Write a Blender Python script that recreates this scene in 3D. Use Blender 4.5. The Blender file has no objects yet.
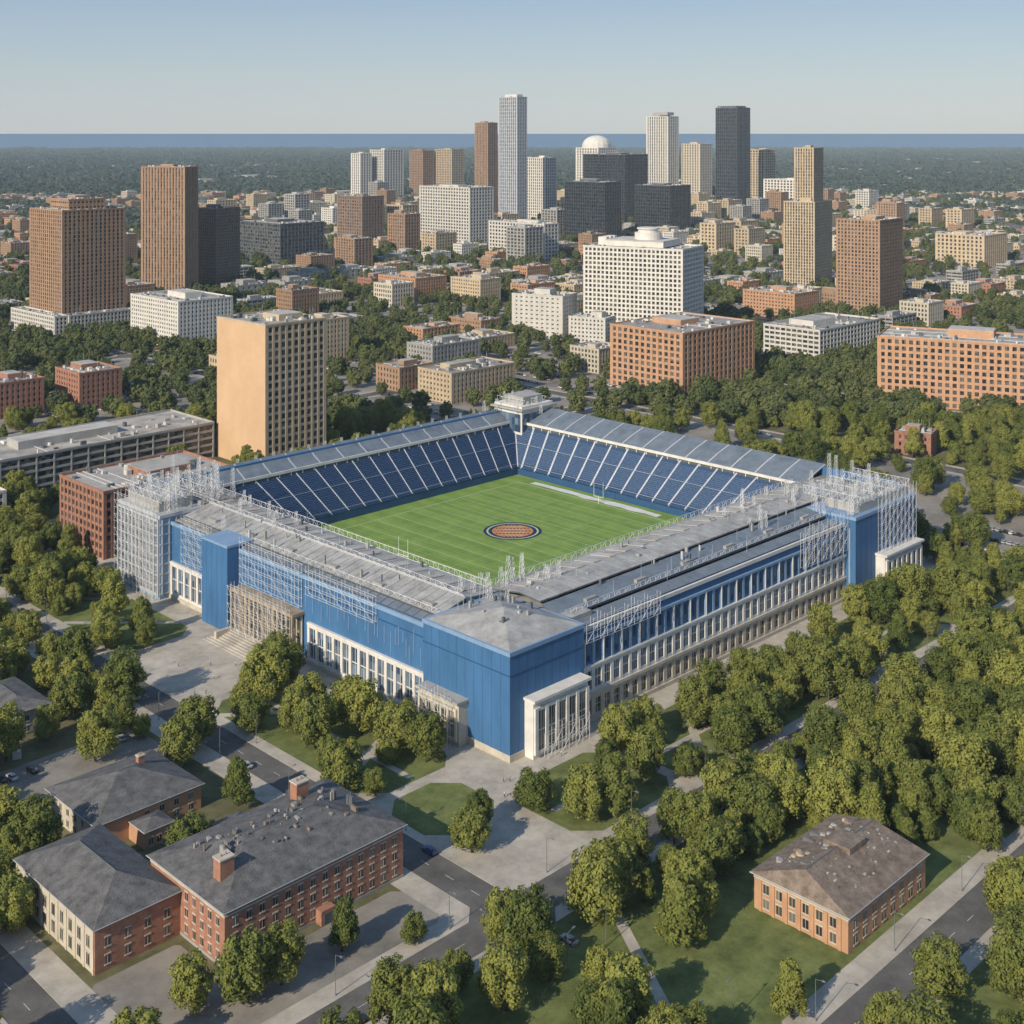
import bpy, math, random
import numpy as np
from mathutils import Vector, Matrix
random.seed(7); rng=np.random.default_rng(7)
C=math.sqrt(.5); OX,OY=-0.6,374.3
R45=math.radians(45)
def W(u,v): return (OX+(u-v)*C, OY+(u+v)*C)
scene=bpy.context.scene
# ---------------------------------------------------------------- materials
def nodes(name):
    m=bpy.data.materials.new(name); m.use_nodes=True
    return m,m.node_tree.nodes,m.node_tree.links,m.node_tree.nodes['Principled BSDF']
def mat(name,c,rough=.8,var=.25,scale=.3,c2=None,metal=0,spec=.3,stretch=None,bump=0,fine=0,rnd=0):
    m,N,L,b=nodes(name)
    b.inputs['Roughness'].default_value=rough; b.inputs['Metallic'].default_value=metal
    b.inputs['Specular IOR Level'].default_value=spec
    tc=N.new('ShaderNodeTexCoord'); vec=tc.outputs['Object']
    if stretch:
        mp=N.new('ShaderNodeMapping'); mp.inputs['Scale'].default_value=stretch
        L.new(vec,mp.inputs['Vector']); vec=mp.outputs['Vector']
    n=N.new('ShaderNodeTexNoise'); n.inputs['Scale'].default_value=scale; n.inputs['Detail'].default_value=8; n.inputs['Roughness'].default_value=.72
    L.new(vec,n.inputs['Vector'])
    r=N.new('ShaderNodeValToRGB'); r.color_ramp.elements[0].position=.3; r.color_ramp.elements[1].position=.7
    a=tuple(x*(1-var) for x in c)+(1,); d=(tuple(c2)+(1,)) if c2 else tuple(min(1,x*(1+var)) for x in c)+(1,)
    r.color_ramp.elements[0].color=a; r.color_ramp.elements[1].color=d
    L.new(n.outputs['Fac'],r.inputs['Fac']); col=r.outputs['Color']
    if rnd:
        oi=N.new('ShaderNodeObjectInfo'); mr=N.new('ShaderNodeMapRange'); mr.inputs['To Min'].default_value=1-rnd; mr.inputs['To Max'].default_value=1+rnd
        L.new(oi.outputs['Random'],mr.inputs['Value'])
        mx=N.new('ShaderNodeVectorMath'); mx.operation='SCALE'; L.new(col,mx.inputs[0]); L.new(mr.outputs['Result'],mx.inputs['Scale']); col=mx.outputs[0]
    L.new(col,b.inputs['Base Color'])
    if bump:
        n2=N.new('ShaderNodeTexNoise'); n2.inputs['Scale'].default_value=fine or scale*6; n2.inputs['Detail'].default_value=4
        L.new(vec,n2.inputs['Vector'])
        bp=N.new('ShaderNodeBump'); bp.inputs['Strength'].default_value=bump; bp.inputs['Distance'].default_value=.3
        L.new(n2.outputs['Fac'],bp.inputs['Height']); L.new(bp.outputs['Normal'],b.inputs['Normal'])
    return m
def glassmat(name,dark,light,cell=(2.2,2.2,3.4),rough=.12,thr=.72):
    m,N,L,b=nodes(name)
    b.inputs['Roughness'].default_value=rough; b.inputs['Specular IOR Level'].default_value=.6
    tc=N.new('ShaderNodeTexCoord'); s=N.new('ShaderNodeVectorMath'); s.operation='SNAP'; s.inputs[1].default_value=cell
    L.new(tc.outputs['Object'],s.inputs[0])
    w=N.new('ShaderNodeTexWhiteNoise'); L.new(s.outputs[0],w.inputs['Vector'])
    r=N.new('ShaderNodeValToRGB'); r.color_ramp.elements[0].color=dark+(1,); r.color_ramp.elements[1].color=light+(1,)
    r.color_ramp.elements[0].position=.3; r.color_ramp.elements[1].position=1
    L.new(w.outputs['Value'],r.inputs['Fac']); L.new(r.outputs['Color'],b.inputs['Base Color'])
    return m
M={}
M['glass']=glassmat('window_glass',(.02,.025,.03),(.16,.155,.14))
M['glassb']=glassmat('blue_window_glass',(.03,.06,.11),(.16,.22,.3),rough=.1)
M['black']=glassmat('black_curtain_wall',(.012,.015,.02),(.04,.045,.055),rough=.15)
M['brick']=mat('red_brick',(.34,.17,.115),var=.32,scale=.5,bump=.2,rnd=.12)
M['obrick']=mat('orange_brick',(.45,.26,.155),var=.2,scale=.2,rnd=.1)
M['brown']=mat('brown_stone',(.31,.2,.13),var=.18,scale=.12,rnd=.12)
M['dbrown']=mat('dark_brown_stone',(.2,.14,.105),var=.2,scale=.1,rnd=.12)
M['tan']=mat('tan_stone',(.45,.36,.245),var=.18,scale=.12,rnd=.12)
M['otan']=mat('ochre_render',(.56,.38,.23),var=.1,scale=.06)
M['white']=mat('white_concrete',(.56,.54,.495),var=.14,scale=.12,rnd=.1)
M['cream']=mat('cream_render',(.5,.45,.36),var=.18,scale=.2,rnd=.1)
M['grey']=mat('grey_concrete',(.32,.315,.3),var=.22,scale=.12,rnd=.12)
M['dgrey']=mat('dark_grey_metal',(.1,.11,.12),var=.2,scale=.2,rough=.5)
M['lgrey']=mat('light_steel',(.44,.45,.46),var=.12,scale=.2,rough=.5)
M['scaf']=mat('scaffold_tube',(.62,.63,.64),var=.1,scale=.2,rough=.5)
M['roof']=mat('gravel_roof',(.3,.28,.25),var=.45,scale=.09,bump=.2,rnd=.25)
M['roofl']=mat('pale_membrane_roof',(.42,.4,.365),var=.3,scale=.07,rnd=.15)
M['roofd']=mat('dark_membrane_roof',(.16,.155,.15),var=.35,scale=.08,rnd=.2)
M['shingle']=mat('slate_shingles',(.12,.117,.115),var=.5,scale=.35,bump=.6,fine=3)
M['bshingle']=mat('weathered_brown_shingles',(.185,.135,.1),var=.5,scale=.35,c2=(.3,.24,.19),bump=.7,fine=3)
M['blue']=mat('blue_wall_panels',(.05,.14,.29),var=.2,scale=.12,rough=.6,stretch=(1,1,.3))
M['blued']=mat('deep_blue_panels',(.028,.08,.18),var=.15,scale=.09,rough=.5)
M['blueL']=mat('pale_blue_panels',(.2,.31,.46),var=.15,scale=.3,rough=.5)
M['swhite']=mat('stadium_white_stone',(.62,.6,.56),var=.16,scale=.25)
M['sstone']=mat('stadium_limestone',(.46,.42,.35),var=.24,scale=.25)
M['bstone']=mat('brown_portal_stone',(.34,.27,.19),var=.3,scale=.25)
M['sroof']=mat('ribbed_metal_roof',(.33,.325,.31),var=.38,scale=.2,rough=.55,bump=.1)
M['sroof2']=mat('slate_blue_roof_panels',(.15,.18,.215),var=.28,scale=.15,rough=.45)
M['seat']=mat('blue_seats',(.03,.067,.15),var=.4,scale=1.5,c2=(.06,.12,.24),rough=.6)
M['seat2']=mat('blue_and_white_seats',(.035,.08,.18),var=.2,scale=1.1,c2=(.3,.36,.46),rough=.6)
M['aisle']=mat('concrete_aisle',(.46,.48,.52),var=.2,scale=.5)
M['asphalt']=mat('asphalt',(.115,.11,.103),var=.45,scale=.09,rough=.9)
M['pave']=mat('concrete_pavement',(.4,.365,.31),var=.34,scale=.1,rough=.9)
M['lot']=mat('urban_lot_paving',(.24,.22,.19),var=.5,scale=.03,rough=.9)
M['grass']=mat('lawn_grass',(.1,.14,.032),var=.45,scale=.12,c2=(.2,.225,.075),rough=.95,bump=.3,fine=1.2)
M['park']=mat('woodland_floor',(.07,.09,.03),var=.4,scale=.08,c2=(.2,.18,.095),rough=1)
M['paint']=mat('white_road_paint',(.5,.5,.47),var=.3,scale=.8)
M['bark']=mat('tree_bark',(.08,.06,.045),var=.3,scale=2)
M['pole']=mat('galvanised_pole',(.3,.31,.32),var=.1,rough=.4,metal=.6)
M['tyre']=mat('tyre_rubber',(.02,.02,.02)); M['lamp']=mat('lamp_lens',(.8,.8,.75),rough=.3)
M['orange']=mat('logo_orange',(.5,.22,.09),var=.1); M['navy']=mat('logo_navy',(.015,.025,.07),var=.1)
M['turfwhite']=mat('field_paint',(.42,.5,.32),var=.2,scale=1)
M['cover']=mat('white_field_cover',(.62,.62,.6),var=.2,scale=.3)
def leafmat(name,a,b2,trans=.25):
    m,N,L,b=nodes(name)
    b.inputs['Roughness'].default_value=.7; b.inputs['Specular IOR Level'].default_value=.15
    tc=N.new('ShaderNodeTexCoord'); n=N.new('ShaderNodeTexNoise'); n.inputs['Scale'].default_value=.45; n.inputs['Detail'].default_value=4
    L.new(tc.outputs['Object'],n.inputs['Vector'])
    oi=N.new('ShaderNodeObjectInfo')
    ad=N.new('ShaderNodeMath'); ad.operation='MULTIPLY_ADD'; ad.inputs[1].default_value=.7; L.new(oi.outputs['Random'],ad.inputs[0])
    sb=N.new('ShaderNodeMath'); sb.operation='SUBTRACT'; sb.inputs[1].default_value=.28; L.new(n.outputs['Fac'],sb.inputs[0]); L.new(sb.outputs[0],ad.inputs[2])
    r=N.new('ShaderNodeValToRGB'); r.color_ramp.elements[0].position=.05; r.color_ramp.elements[1].position=.88
    r.color_ramp.elements[0].color=a+(1,); r.color_ramp.elements[1].color=b2+(1,)
    L.new(ad.outputs[0],r.inputs['Fac']); L.new(r.outputs['Color'],b.inputs['Base Color'])
    t=N.new('ShaderNodeBsdfTranslucent'); L.new(r.outputs['Color'],t.inputs['Color'])
    mx=N.new('ShaderNodeMixShader'); mx.inputs[0].default_value=trans
    L.new(b.outputs[0],mx.inputs[1]); L.new(t.outputs[0],mx.inputs[2])
    L.new(mx.outputs[0],N['Material Output'].inputs['Surface'])
    return m
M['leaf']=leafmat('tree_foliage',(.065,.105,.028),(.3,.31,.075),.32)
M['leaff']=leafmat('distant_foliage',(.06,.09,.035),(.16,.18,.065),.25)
M['leafh']=leafmat('haze_tinted_foliage',(.05,.075,.062),(.085,.11,.085),.1)  # far forest leaves: bluish aerial haze mixed into the base colours
m,N,L,b=nodes('football_turf'); b.inputs['Roughness'].default_value=.9
tc=N.new('ShaderNodeTexCoord'); sp=N.new('ShaderNodeSeparateXYZ'); L.new(tc.outputs['Object'],sp.inputs[0])
ms=N.new('ShaderNodeMath'); ms.operation='MULTIPLY'; ms.inputs[1].default_value=math.pi/5.4; L.new(sp.outputs['X'],ms.inputs[0])
sn=N.new('ShaderNodeMath'); sn.operation='SINE'; L.new(ms.outputs[0],sn.inputs[0])
gt=N.new('ShaderNodeMath'); gt.operation='GREATER_THAN'; gt.inputs[1].default_value=0; L.new(sn.outputs[0],gt.inputs[0])
n=N.new('ShaderNodeTexNoise'); n.inputs['Scale'].default_value=.12; n.inputs['Detail'].default_value=8; n.inputs['Roughness'].default_value=.75; L.new(tc.outputs['Object'],n.inputs['Vector'])
md=N.new('ShaderNodeMath'); md.operation='MULTIPLY_ADD'; md.inputs[1].default_value=.12; L.new(gt.outputs[0],md.inputs[0]); L.new(n.outputs['Fac'],md.inputs[2])
r=N.new('ShaderNodeValToRGB'); r.color_ramp.elements[0].position=.3; r.color_ramp.elements[1].position=.85
r.color_ramp.elements[0].color=(.1,.185,.025,1); r.color_ramp.elements[1].color=(.23,.34,.06,1)
L.new(md.outputs[0],r.inputs['Fac']); L.new(r.outputs['Color'],b.inputs['Base Color']); M['turf']=m
m,N,L,b=nodes('land_ground'); b.inputs['Roughness'].default_value=1; b.inputs['Specular IOR Level'].default_value=.1
tc=N.new('ShaderNodeTexCoord'); n=N.new('ShaderNodeTexNoise'); n.inputs['Scale'].default_value=.004; n.inputs['Detail'].default_value=9; L.new(tc.outputs['Object'],n.inputs['Vector'])
r=N.new('ShaderNodeValToRGB'); e=r.color_ramp.elements; e[0].position=.38; e[0].color=(.05,.07,.055,1); e[1].position=.68; e[1].color=(.2,.19,.16,1)
x=e.new(.55); x.color=(.09,.105,.075,1)
L.new(n.outputs['Fac'],r.inputs['Fac']); L.new(r.outputs['Color'],b.inputs['Base Color']); M['ground']=m
m,N,L,b=nodes('sea_water'); b.inputs['Base Color'].default_value=(.03,.11,.23,1); b.inputs['Roughness'].default_value=.7; b.inputs['Specular IOR Level'].default_value=.08
M['sea']=m
# ---------------------------------------------------------------- mesh builder
class MB:
    def __init__(s): s.v=[];s.f=[];s.m=[];s.mats=[]
    def mi(s,k):
        if k not in s.mats: s.mats.append(k)
        return s.mats.index(k)
    def add(s,vs,fs,k):
        o=len(s.v); s.v+=vs; i=s.mi(k)
        for f in fs: s.f.append(tuple(o+a for a in f)); s.m.append(i)
    def box(s,x0,y0,z0,x1,y1,z1,k):
        s.add([(x0,y0,z0),(x1,y0,z0),(x1,y1,z0),(x0,y1,z0),(x0,y0,z1),(x1,y0,z1),(x1,y1,z1),(x0,y1,z1)],
              [(0,3,2,1),(4,5,6,7),(0,1,5,4),(1,2,6,5),(2,3,7,6),(3,0,4,7)],k)
    def poly(s,ps,k): s.add(list(ps),[tuple(range(len(ps)))],k)
    def prism(s,pts,z0,z1,k):
        n=len(pts); s.add([(x,y,z0) for x,y in pts]+[(x,y,z1) for x,y in pts],
            [tuple(range(n))[::-1],tuple(range(n,2*n))]+[(i,(i+1)%n,n+(i+1)%n,n+i) for i in range(n)],k)
    def slab(s,p,th,k):
        q=[(a,b,c-th) for a,b,c in p]; s.add(list(p)+q,[(0,1,2,3),(7,6,5,4),(0,4,5,1),(1,5,6,2),(2,6,7,3),(3,7,4,0)],k)
    def tube(s,p,q,r0,r1,n,k):
        p=Vector(p);q=Vector(q);d=(q-p).normalized(); a=d.orthogonal().normalized(); b=d.cross(a)
        vs=[];
        for c,r in((p,r0),(q,r1)):
            for i in range(n):
                t=2*math.pi*i/n; vs.append(tuple(c+a*math.cos(t)*r+b*math.sin(t)*r))
        s.add(vs,[(i,(i+1)%n,n+(i+1)%n,n+i) for i in range(n)]+[tuple(range(n))[::-1],tuple(range(n,2*n))],k)
    def hip(s,x0,y0,x1,y1,z,rh,k,o=.7,ins=None):
        x0-=o;y0-=o;x1+=o;y1+=o; w=x1-x0;d=y1-y0; i=min(w,d)/2 if ins is None else ins
        if w>=d: a=(x0+i,(y0+y1)/2,z+rh);b=(x1-i,(y0+y1)/2,z+rh)
        else: a=((x0+x1)/2,y0+i,z+rh);b=((x0+x1)/2,y1-i,z+rh)
        s.box(x0,y0,z-.35,x1,y1,z-.002,k)
        s.box(x0-.12,y0-.12,z-.2,x0,y1+.12,z-.03,'lgrey'); s.box(x0,y0-.12,z-.2,x1+.12,y0,z-.03,'lgrey')
        vs=[(x0,y0,z),(x1,y0,z),(x1,y1,z),(x0,y1,z),a,b]
        fs=[(0,1,5,4),(1,2,5),(2,3,4,5),(3,0,4)] if w>=d else [(0,1,4),(1,2,5,4),(2,3,5),(3,0,4,5)]
        s.add(vs,fs,k); s.tube(a,b,.14,.14,5,'dgrey')
    def mesh(s,name):
        me=bpy.data.meshes.new(name); me.from_pydata(s.v,[],s.f)
        for k in s.mats: me.materials.append(M[k])
        me.polygons.foreach_set('material_index',s.m); me.update(); return me
    def build(s,name,parent=None,loc=(0,0,0),rot=0):
        return place(s.mesh(name),name,loc,rot,parent)
def place(me,name,loc=(0,0,0),rot=0,parent=None,sc=1):
    o=bpy.data.objects.new(name,me); o.location=loc; o.rotation_euler=(0,0,rot)
    if sc!=1: o.scale=(sc,)*3 if not isinstance(sc,tuple) else sc
    scene.collection.objects.link(o)
    if parent: o.parent=parent
    return o
foot=[]
def reg(X,Y,th,wu,wv): foot.append((X,Y,math.cos(th),math.sin(th),wu,wv))
def blocked(X,Y,mg):
    for a,b,c,s,wu,wv in foot:
        dx=X-a;dy=Y-b; p=dx*c+dy*s; q=-dx*s+dy*c
        if -mg<p<wu+mg and -mg<q<wv+mg: return True
    return False
# ---------------------------------------------------------------- buildings
def block(mb,w,d,h,wall,glass='glass',roof='roof',fh=3.6,sh=1.3,ps=4,pw=1.2,x=0,y=0,z=0,blankL=False,blankR=False,equip=True,cw=None,seed=0,wallL=None):
    r=random.Random(seed+int(w*7+d*13+h))
    mb.box(x+.5,y+.5,z,x+w-.5,y+d-.5,z+h-.4,glass)
    nf=max(1,int(round(h/fh))); fh=h/nf
    for k in range(nf+1):
        zz=z+k*fh-sh*.5; mb.box(x+.15,y+.15,max(z,zz),x+w-.15,y+d-.15,min(z+h-.02,zz+sh),wall)
    cw=cw or pw*1.3
    for (L0,ax) in((w,0),(d,1)):
        n=max(1,int(round((L0-cw)/ps)))
        for i in range(1,n):
            c=cw/2+(L0-cw)*i/n; q=pw
            for side in(0,1):
                if ax==0:
                    y0=y if side==0 else y+d-.5
                    mb.box(x+c-q/2,y0,z,x+c+q/2,y0+.5,z+h-.01,wall)
                else:
                    x0=x if side==0 else x+w-.5
                    mb.box(x0,y+c-q/2,z,x0+.5,y+c+q/2,z+h-.01,wall)
    for cx in(x,x+w-cw):
        for cy in(y,y+d-cw): mb.box(cx,cy,z,cx+cw,cy+cw,z+h-.005,wall)
    if blankL: mb.box(x-.12,y+.02,z,x+.3,y+d-.02,z+h-.006,wallL or wall)
    if blankR: mb.box(x+.02,y-.12,z,x+w-.02,y+.3,z+h-.006,wall)
    mb.box(x+.2,y+.2,z+h-.35,x+w-.2,y+d-.2,z+h+.05,roof)
    p=1.1
    mb.box(x-.15,y-.15,z+h,x+w+.15,y+.35,z+h+p,wall); mb.box(x-.15,y+d-.35,z+h,x+w+.15,y+d+.15,z+h+p,wall)
    mb.box(x-.14,y+.35,z+h,x+.36,y+d-.35,z+h+p-.01,wall); mb.box(x+w-.36,y+.35,z+h,x+w+.14,y+d-.35,z+h+p-.01,wall)
    if equip:
        a=w*d
        if min(w,d)>14:
            pw_,pd=w*r.uniform(.25,.45),d*r.uniform(.25,.45); px,py=x+r.uniform(.15,.45)*w,y+r.uniform(.15,.45)*d
            hh=r.uniform(3,5); mb.box(px,py,z+h,px+pw_,py+pd,z+h+hh,wall); mb.box(px+.3,py+.3,z+h+hh,px+pw_-.3,py+pd-.3,z+h+hh+.2,'roofl')
        for i in range(min(40,int(a/50)+3)):
            ex,ey=x+1.5+r.random()*(w-6),y+1.5+r.random()*(d-6); ew,ed,eh=r.uniform(.7,3.4),r.uniform(.7,3.4),r.uniform(.6,2.4)
            mb.box(ex,ey,z+h,ex+ew,ey+ed,z+h+eh,r.choice(['lgrey','grey','white','dgrey']))
        for i in range(7):
            ex,ey=x+2+r.random()*(w-4),y+2+r.random()*(d-4); mb.tube((ex,ey,z+h),(ex,ey,z+h+r.uniform(3,9)),.12,.06,4,'lgrey')
        for i in range(3):
            ex=x+1+r.random()*(w-3); mb.box(ex,y+1,z+h+.3,ex+.4,y+d-1,z+h+.7,'lgrey')
def bldg(name,X,Y,deg,wu,wv,h,wall,extra=None,**k):
    mb=MB(); block(mb,wu,wv,h,wall,seed=int(abs(X)+Y),**k)
    if extra: extra(mb)
    th=math.radians(deg); reg(X,Y,th,wu,wv)
    return mb.build(name,None,(X,Y,0),th)
VS=dict(sh=.7,ps=3.2,pw=1.4)
GR=dict(sh=1.5,ps=3.6,pw=1.5)
HB=dict(sh=1.7,ps=8,pw=.5)
PU=dict(sh=1.9,ps=3.6,pw=1.9)
def ex(mb):
    block(mb,36,36,9,'brown',x=13,y=14,z=110,sh=3,seed=3)
bldg('brown_office_tower',-401,1162,45,62,65,110,'brown',extra=ex,sh=.9,ps=4.2,pw=2.1)
bldg('white_podium_building',-401,1143,45,13,88,18,'white',**GR)
bldg('white_podium_building',-391,1151,45,76,12,18,'white',**GR)
bldg('brown_high_rise',-359,1431,75,30,54,142,'brown',sh=.4,ps=3.6,pw=2)
bldg('dark_apartment_tower',-340,1500,60,40,30,92,'dbrown',**GR)
bldg('ochre_apartment_tower',-131,693,45,40,47,77,'tan',blankL=True,wallL='otan',sh=1.5,ps=4.4,pw=1.5,fh=4.4)
bldg('white_office_building',-277,1082,45,53,79,39,'white',**PU)
def ex(mb):
    mb.box(6,20,81,46,74,86,'white'); mb.box(5.6,19.6,86,46.4,74.4,86.6,'roofl')
    for i,(rr,zz,hh) in enumerate([(12,86.6,6),(9,92.6,3),(10,95.6,1.2)]): mb.tube((26,42,zz),(26,42,zz+hh),rr,rr,24,'white')
    for a in range(3): mb.box(12+a*9,76,81,18+a*9,84,88,'white')
bldg('white_hospital_tower',145,1107,62,52,93,80,'white',extra=ex,sh=1.5,ps=4,pw=1.5,fh=4)
bldg('white_hospital_wing',44,1134,62,30,50,37,'white',sh=2.6,ps=5,pw=3)
bldg('white_hospital_wing',78,1090,62,22,34,24,'white',**PU)
bldg('orange_brick_office_building',116,886,45,85,65,43,'obrick',sh=1.6,ps=5,pw=2.2,fh=4.2)
bldg('long_brick_office_building',345,822,65,50,112,44,'obrick',sh=1.7,ps=4.6,pw=2,fh=4.3)
bldg('brown_residential_tower',358,1269,50,54,46,94,'brown',sh=1.3,ps=3.6,pw=1.7)
def ex(mb): block(mb,30,24,62,'tan',x=12,y=6,z=100,**VS)
bldg('tan_stepped_tower',347,1495,55,54,38,100,'tan',extra=ex,**VS)
def ex(mb): mb.box(8,8,235,44,58,240,'dgrey')
bldg('black_glass_skyscraper',494,2862,45,50,58,235,'dgrey',extra=ex,glass='black',sh=.8,ps=5,pw=.8,fh=8)
def ex(mb): mb.box(8,8,228,36,60,236,'grey')
bldg('striped_skyscraper',419,3503,45,47,75,224,'white',extra=ex,sh=1,ps=8,pw=3.8,fh=8)
def ex(mb): mb.box(6,6,250,22,40,256,'white')
bldg('slender_skyscraper',10,2551,45,28,52,250,'lgrey',extra=ex,glass='glassb',sh=1,ps=5.5,pw=2.2,fh=7)
bldg('brown_skyscraper',-53,2862,45,30,42,202,'brown',sh=.8,ps=5,pw=2.5,fh=6)
bldg('tan_high_rise',-175,3786,45,50,75,132,'tan',sh=2,ps=7,pw=3,fh=7)
bldg('tan_high_rise',-260,3800,45,45,60,128,'brown',sh=2,ps=7,pw=3,fh=7)
bldg('white_high_rise',-344,3503,45,70,60,134,'white',sh=2,ps=9,pw=4,fh=7)
bldg('white_high_rise',-405,3480,45,40,40,125,'white',sh=2,ps=9,pw=4,fh=7)
bldg('black_glass_office_block',149,2096,45,42,88,100,'dgrey',glass='black',sh=.5,ps=4,pw=.4,fh=6)
bldg('black_glass_office_block',221,2551,45,70,110,137,'dgrey',glass='black',sh=.5,ps=4,pw=.4,fh=6)
def ex(mb):
    n=16
    prof=[(40,140),(39,150),(34,160),(26,167),(14,172),(2,174)]
    for (r0,z0),(r1,z1) in zip(prof[:-1],prof[1:]):
        mb.add([(40+r0*math.cos(6.2832*i/n),40+r0*math.sin(6.2832*i/n),z0) for i in range(n)]+[(40+r1*math.cos(6.2832*i/n),40+r1*math.sin(6.2832*i/n),z1) for i in range(n)],[(i,(i+1)%n,n+(i+1)%n,n+i) for i in range(n)],'white')
bldg('white_domed_building',228,3450,45,80,80,140,'white',extra=ex,sh=2,ps=9,pw=4,fh=7)
bldg('black_glass_office_block',279,2301,45,60,80,86,'dgrey',glass='black',sh=.5,ps=4,pw=.4,fh=6)
bldg('white_office_slab',-65,2006,45,52,118,95,'white',sh=2,ps=6,pw=2.4,fh=5)
bldg('white_office_slab',45,1819,45,30,112,52,'white',sh=2,ps=6,pw=2.4,fh=5)
bldg('white_high_rise',68,2698,45,36,55,128,'white',sh=1.5,ps=6,pw=2.6,fh=6)
bldg('cream_high_rise',505,3503,45,55,65,150,'cream',sh=2,ps=8,pw=4,fh=7)
bldg('tan_high_rise',591,3048,45,45,45,140,'tan',sh=2,ps=8,pw=3,fh=6)
bldg('white_office_slab',596,2698,45,55,90,82,'white',sh=2,ps=8,pw=3,fh=6)
bldg('brown_mid_rise_building',-241,2096,45,45,66,77,'dbrown',sh=2,ps=6,pw=3,fh=5)
bldg('cream_mid_rise_building',-180,2150,45,35,42,60,'tan',sh=2,ps=6,pw=3,fh=5)
bldg('dark_office_slab',-316,1778,45,74,108,55,'dgrey',sh=1.5,ps=6,pw=1,fh=5)
bldg('white_mid_rise_building',630,1739,45,70,70,42,'tan',sh=2,ps=6,pw=3,fh=5)
bldg('tan_mid_rise_building',560,1960,45,60,60,32,'brown',sh=2,ps=6,pw=3,fh=5)
bldg('orange_brick_low_building',272,1255,45,42,60,24,'obrick',**PU)
bldg('white_parking_garage',239,1012,45,92,52,26,'white',sh=1.6,ps=5,pw=1)
bldg('tan_low_building',-40,863,45,60,34,20,'tan',**PU)
bldg('tan_low_building',-78,905,45,30,26,16,'brown',**PU)
bldg('orange_brick_low_building',-103,1389,45,45,62,24,'obrick',**PU)
bldg('tan_low_building',-33,1360,45,30,46,26,'tan',**PU)
bldg('brick_apartment_block',-172,549,45,62,40,28,'brick',sh=1.3,ps=3.4,pw=1.2,roof='roofl')
bldg('concrete_parking_structure',-257,631,45,130,46,19,'grey',sh=1.2,ps=9,pw=.7,roof='roof')
bldg('brick_apartment_block',-279,841,45,30,34,24,'brick',**PU)
bldg('brick_apartment_block',-325,815,45,34,30,22,'brick',**PU)
bldg('tan_low_building',-150,1010,45,30,26,34,'tan',**PU)
bldg('small_brick_building',232,722,60,16,20,12,'brick',**PU)
bldg('brown_office_building',-560,1760,45,60,60,40,'brown',**PU)
bldg('grey_low_building',-60,985,45,50,30,18,'grey',**PU)
bldg('tan_low_building',60,1240,45,50,36,20,'tan',**PU)
def hwin(mb,face,s0,s1,n,zs,wz,ww,base,frame='sstone'):
    for z in zs:
        for i in range(n):
            s=s0+(s1-s0)*(i+.5)/n
            for (a,b_,zz0,zz1,dp,k) in((ww/2,ww/2,z,z+wz,.04,'glass'),(ww/2+.2,ww/2+.2,z+wz,z+wz+.3,.12,frame),(ww/2+.2,ww/2+.2,z-.25,z,.15,frame),(.05,.05,z,z+wz,.08,frame)):
                if face=='L': mb.box(base-dp,s-a,zz0,base+.1,s+b_,zz1,k)
                else: mb.box(s-a,base-dp,zz0,s+b_,base+.1,zz1,k)
def chimney(mb,x,y,z,w=2.2,h=5):
    mb.box(x,y,z,x+w,y+w*.8,z+h,'brick'); mb.box(x-.15,y-.15,z+h,x+w+.15,y+w*.8+.15,z+h+.35,'sstone')
    for i in(.3,.65): mb.tube((x+w*i,y+w*.4,z+h+.35),(x+w*i,y+w*.4,z+h+.95),.2,.17,8,'brick')
mb=MB()
mb.box(0,0,0,50,31,12.5,'brick'); mb.box(-.12,-.12,11.4,50.12,31.12,11.8,'sstone'); mb.box(-.1,-.1,0,50.1,31.1,.8,'grey')
hwin(mb,'R',1,49,14,(1.6,5.2,8.8),1.8,1.1,0); hwin(mb,'L',1,17,5,(1.6,5.2,8.8),1.8,1.1,0)
mb.hip(0,0,50,31,12.85,4.6,'shingle')
for cx,cy in((4,8),(36,24)): chimney(mb,cx,cy,13.2,3.6,5.4)
rq=random.Random(77)
for i in range(70):
    ex_,ey=rq.uniform(6,45),rq.uniform(8,23); s=rq.uniform(.2,.8); zt=13+4.3*(1-abs(ey-15.5)/16); mb.box(ex_,ey,12.9,ex_+s,ey+s*rq.uniform(.5,3),zt+rq.uniform(.2,.8),rq.choice(['roofd','grey','dgrey','roof','bshingle']))
mb.box(-20.6,18,0,-.01,56,10,'brick'); mb.box(-20.68,18.3,0,-20.58,55.7,9.6,'cream')
for i in range(10): mb.box(-20.85,18.3+i*4.1,0,-20.6,18.9+i*4.1,9.6,'cream')
hwin(mb,'L',18.9,55.5,9,(1.4,5.2),2.6,1.5,-20.68); hwin(mb,'R',-20,-1,4,(1.6,5.4),1.9,1.2,18)
mb.hip(-20.6,18,-.01,56,10.3,4.2,'shingle')
mb.box(20,31,0,30,40,8,'brick'); mb.hip(20,31.2,30,40,8.3,2,'shingle')
mb.box(24,-2.2,0,28,0,3.4,'brick'); mb.box(24.8,-2.3,0,27.2,-2.1,2.6,'dgrey')
mb.build('brick_school_building',None,(-61.7,280,0),R45); reg(-61.7,280,R45,50,31); reg(*W(-131,-5),R45,21,40)
mb=MB(); mb.box(0,0,0,30,26,6.6,'obrick'); mb.box(-.1,.02,0,.1,25.9,6.4,'cream')
hwin(mb,'L',1,25,6,(1,3.9),1.6,1.3,-.1); hwin(mb,'R',12,29,4,(1,3.9),1.6,1.2,0); mb.hip(0,0,30,26,6.95,4.5,'shingle')
mb.box(9,-8,0,17,0,4.4,'obrick'); mb.hip(9,-8,17,-.8,4.8,1.2,'shingle',o=.3); hwin(mb,'R',9.5,16.5,3,(1,),1.7,1.1,-8)
chimney(mb,20,15,8,1.8,4)
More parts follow.
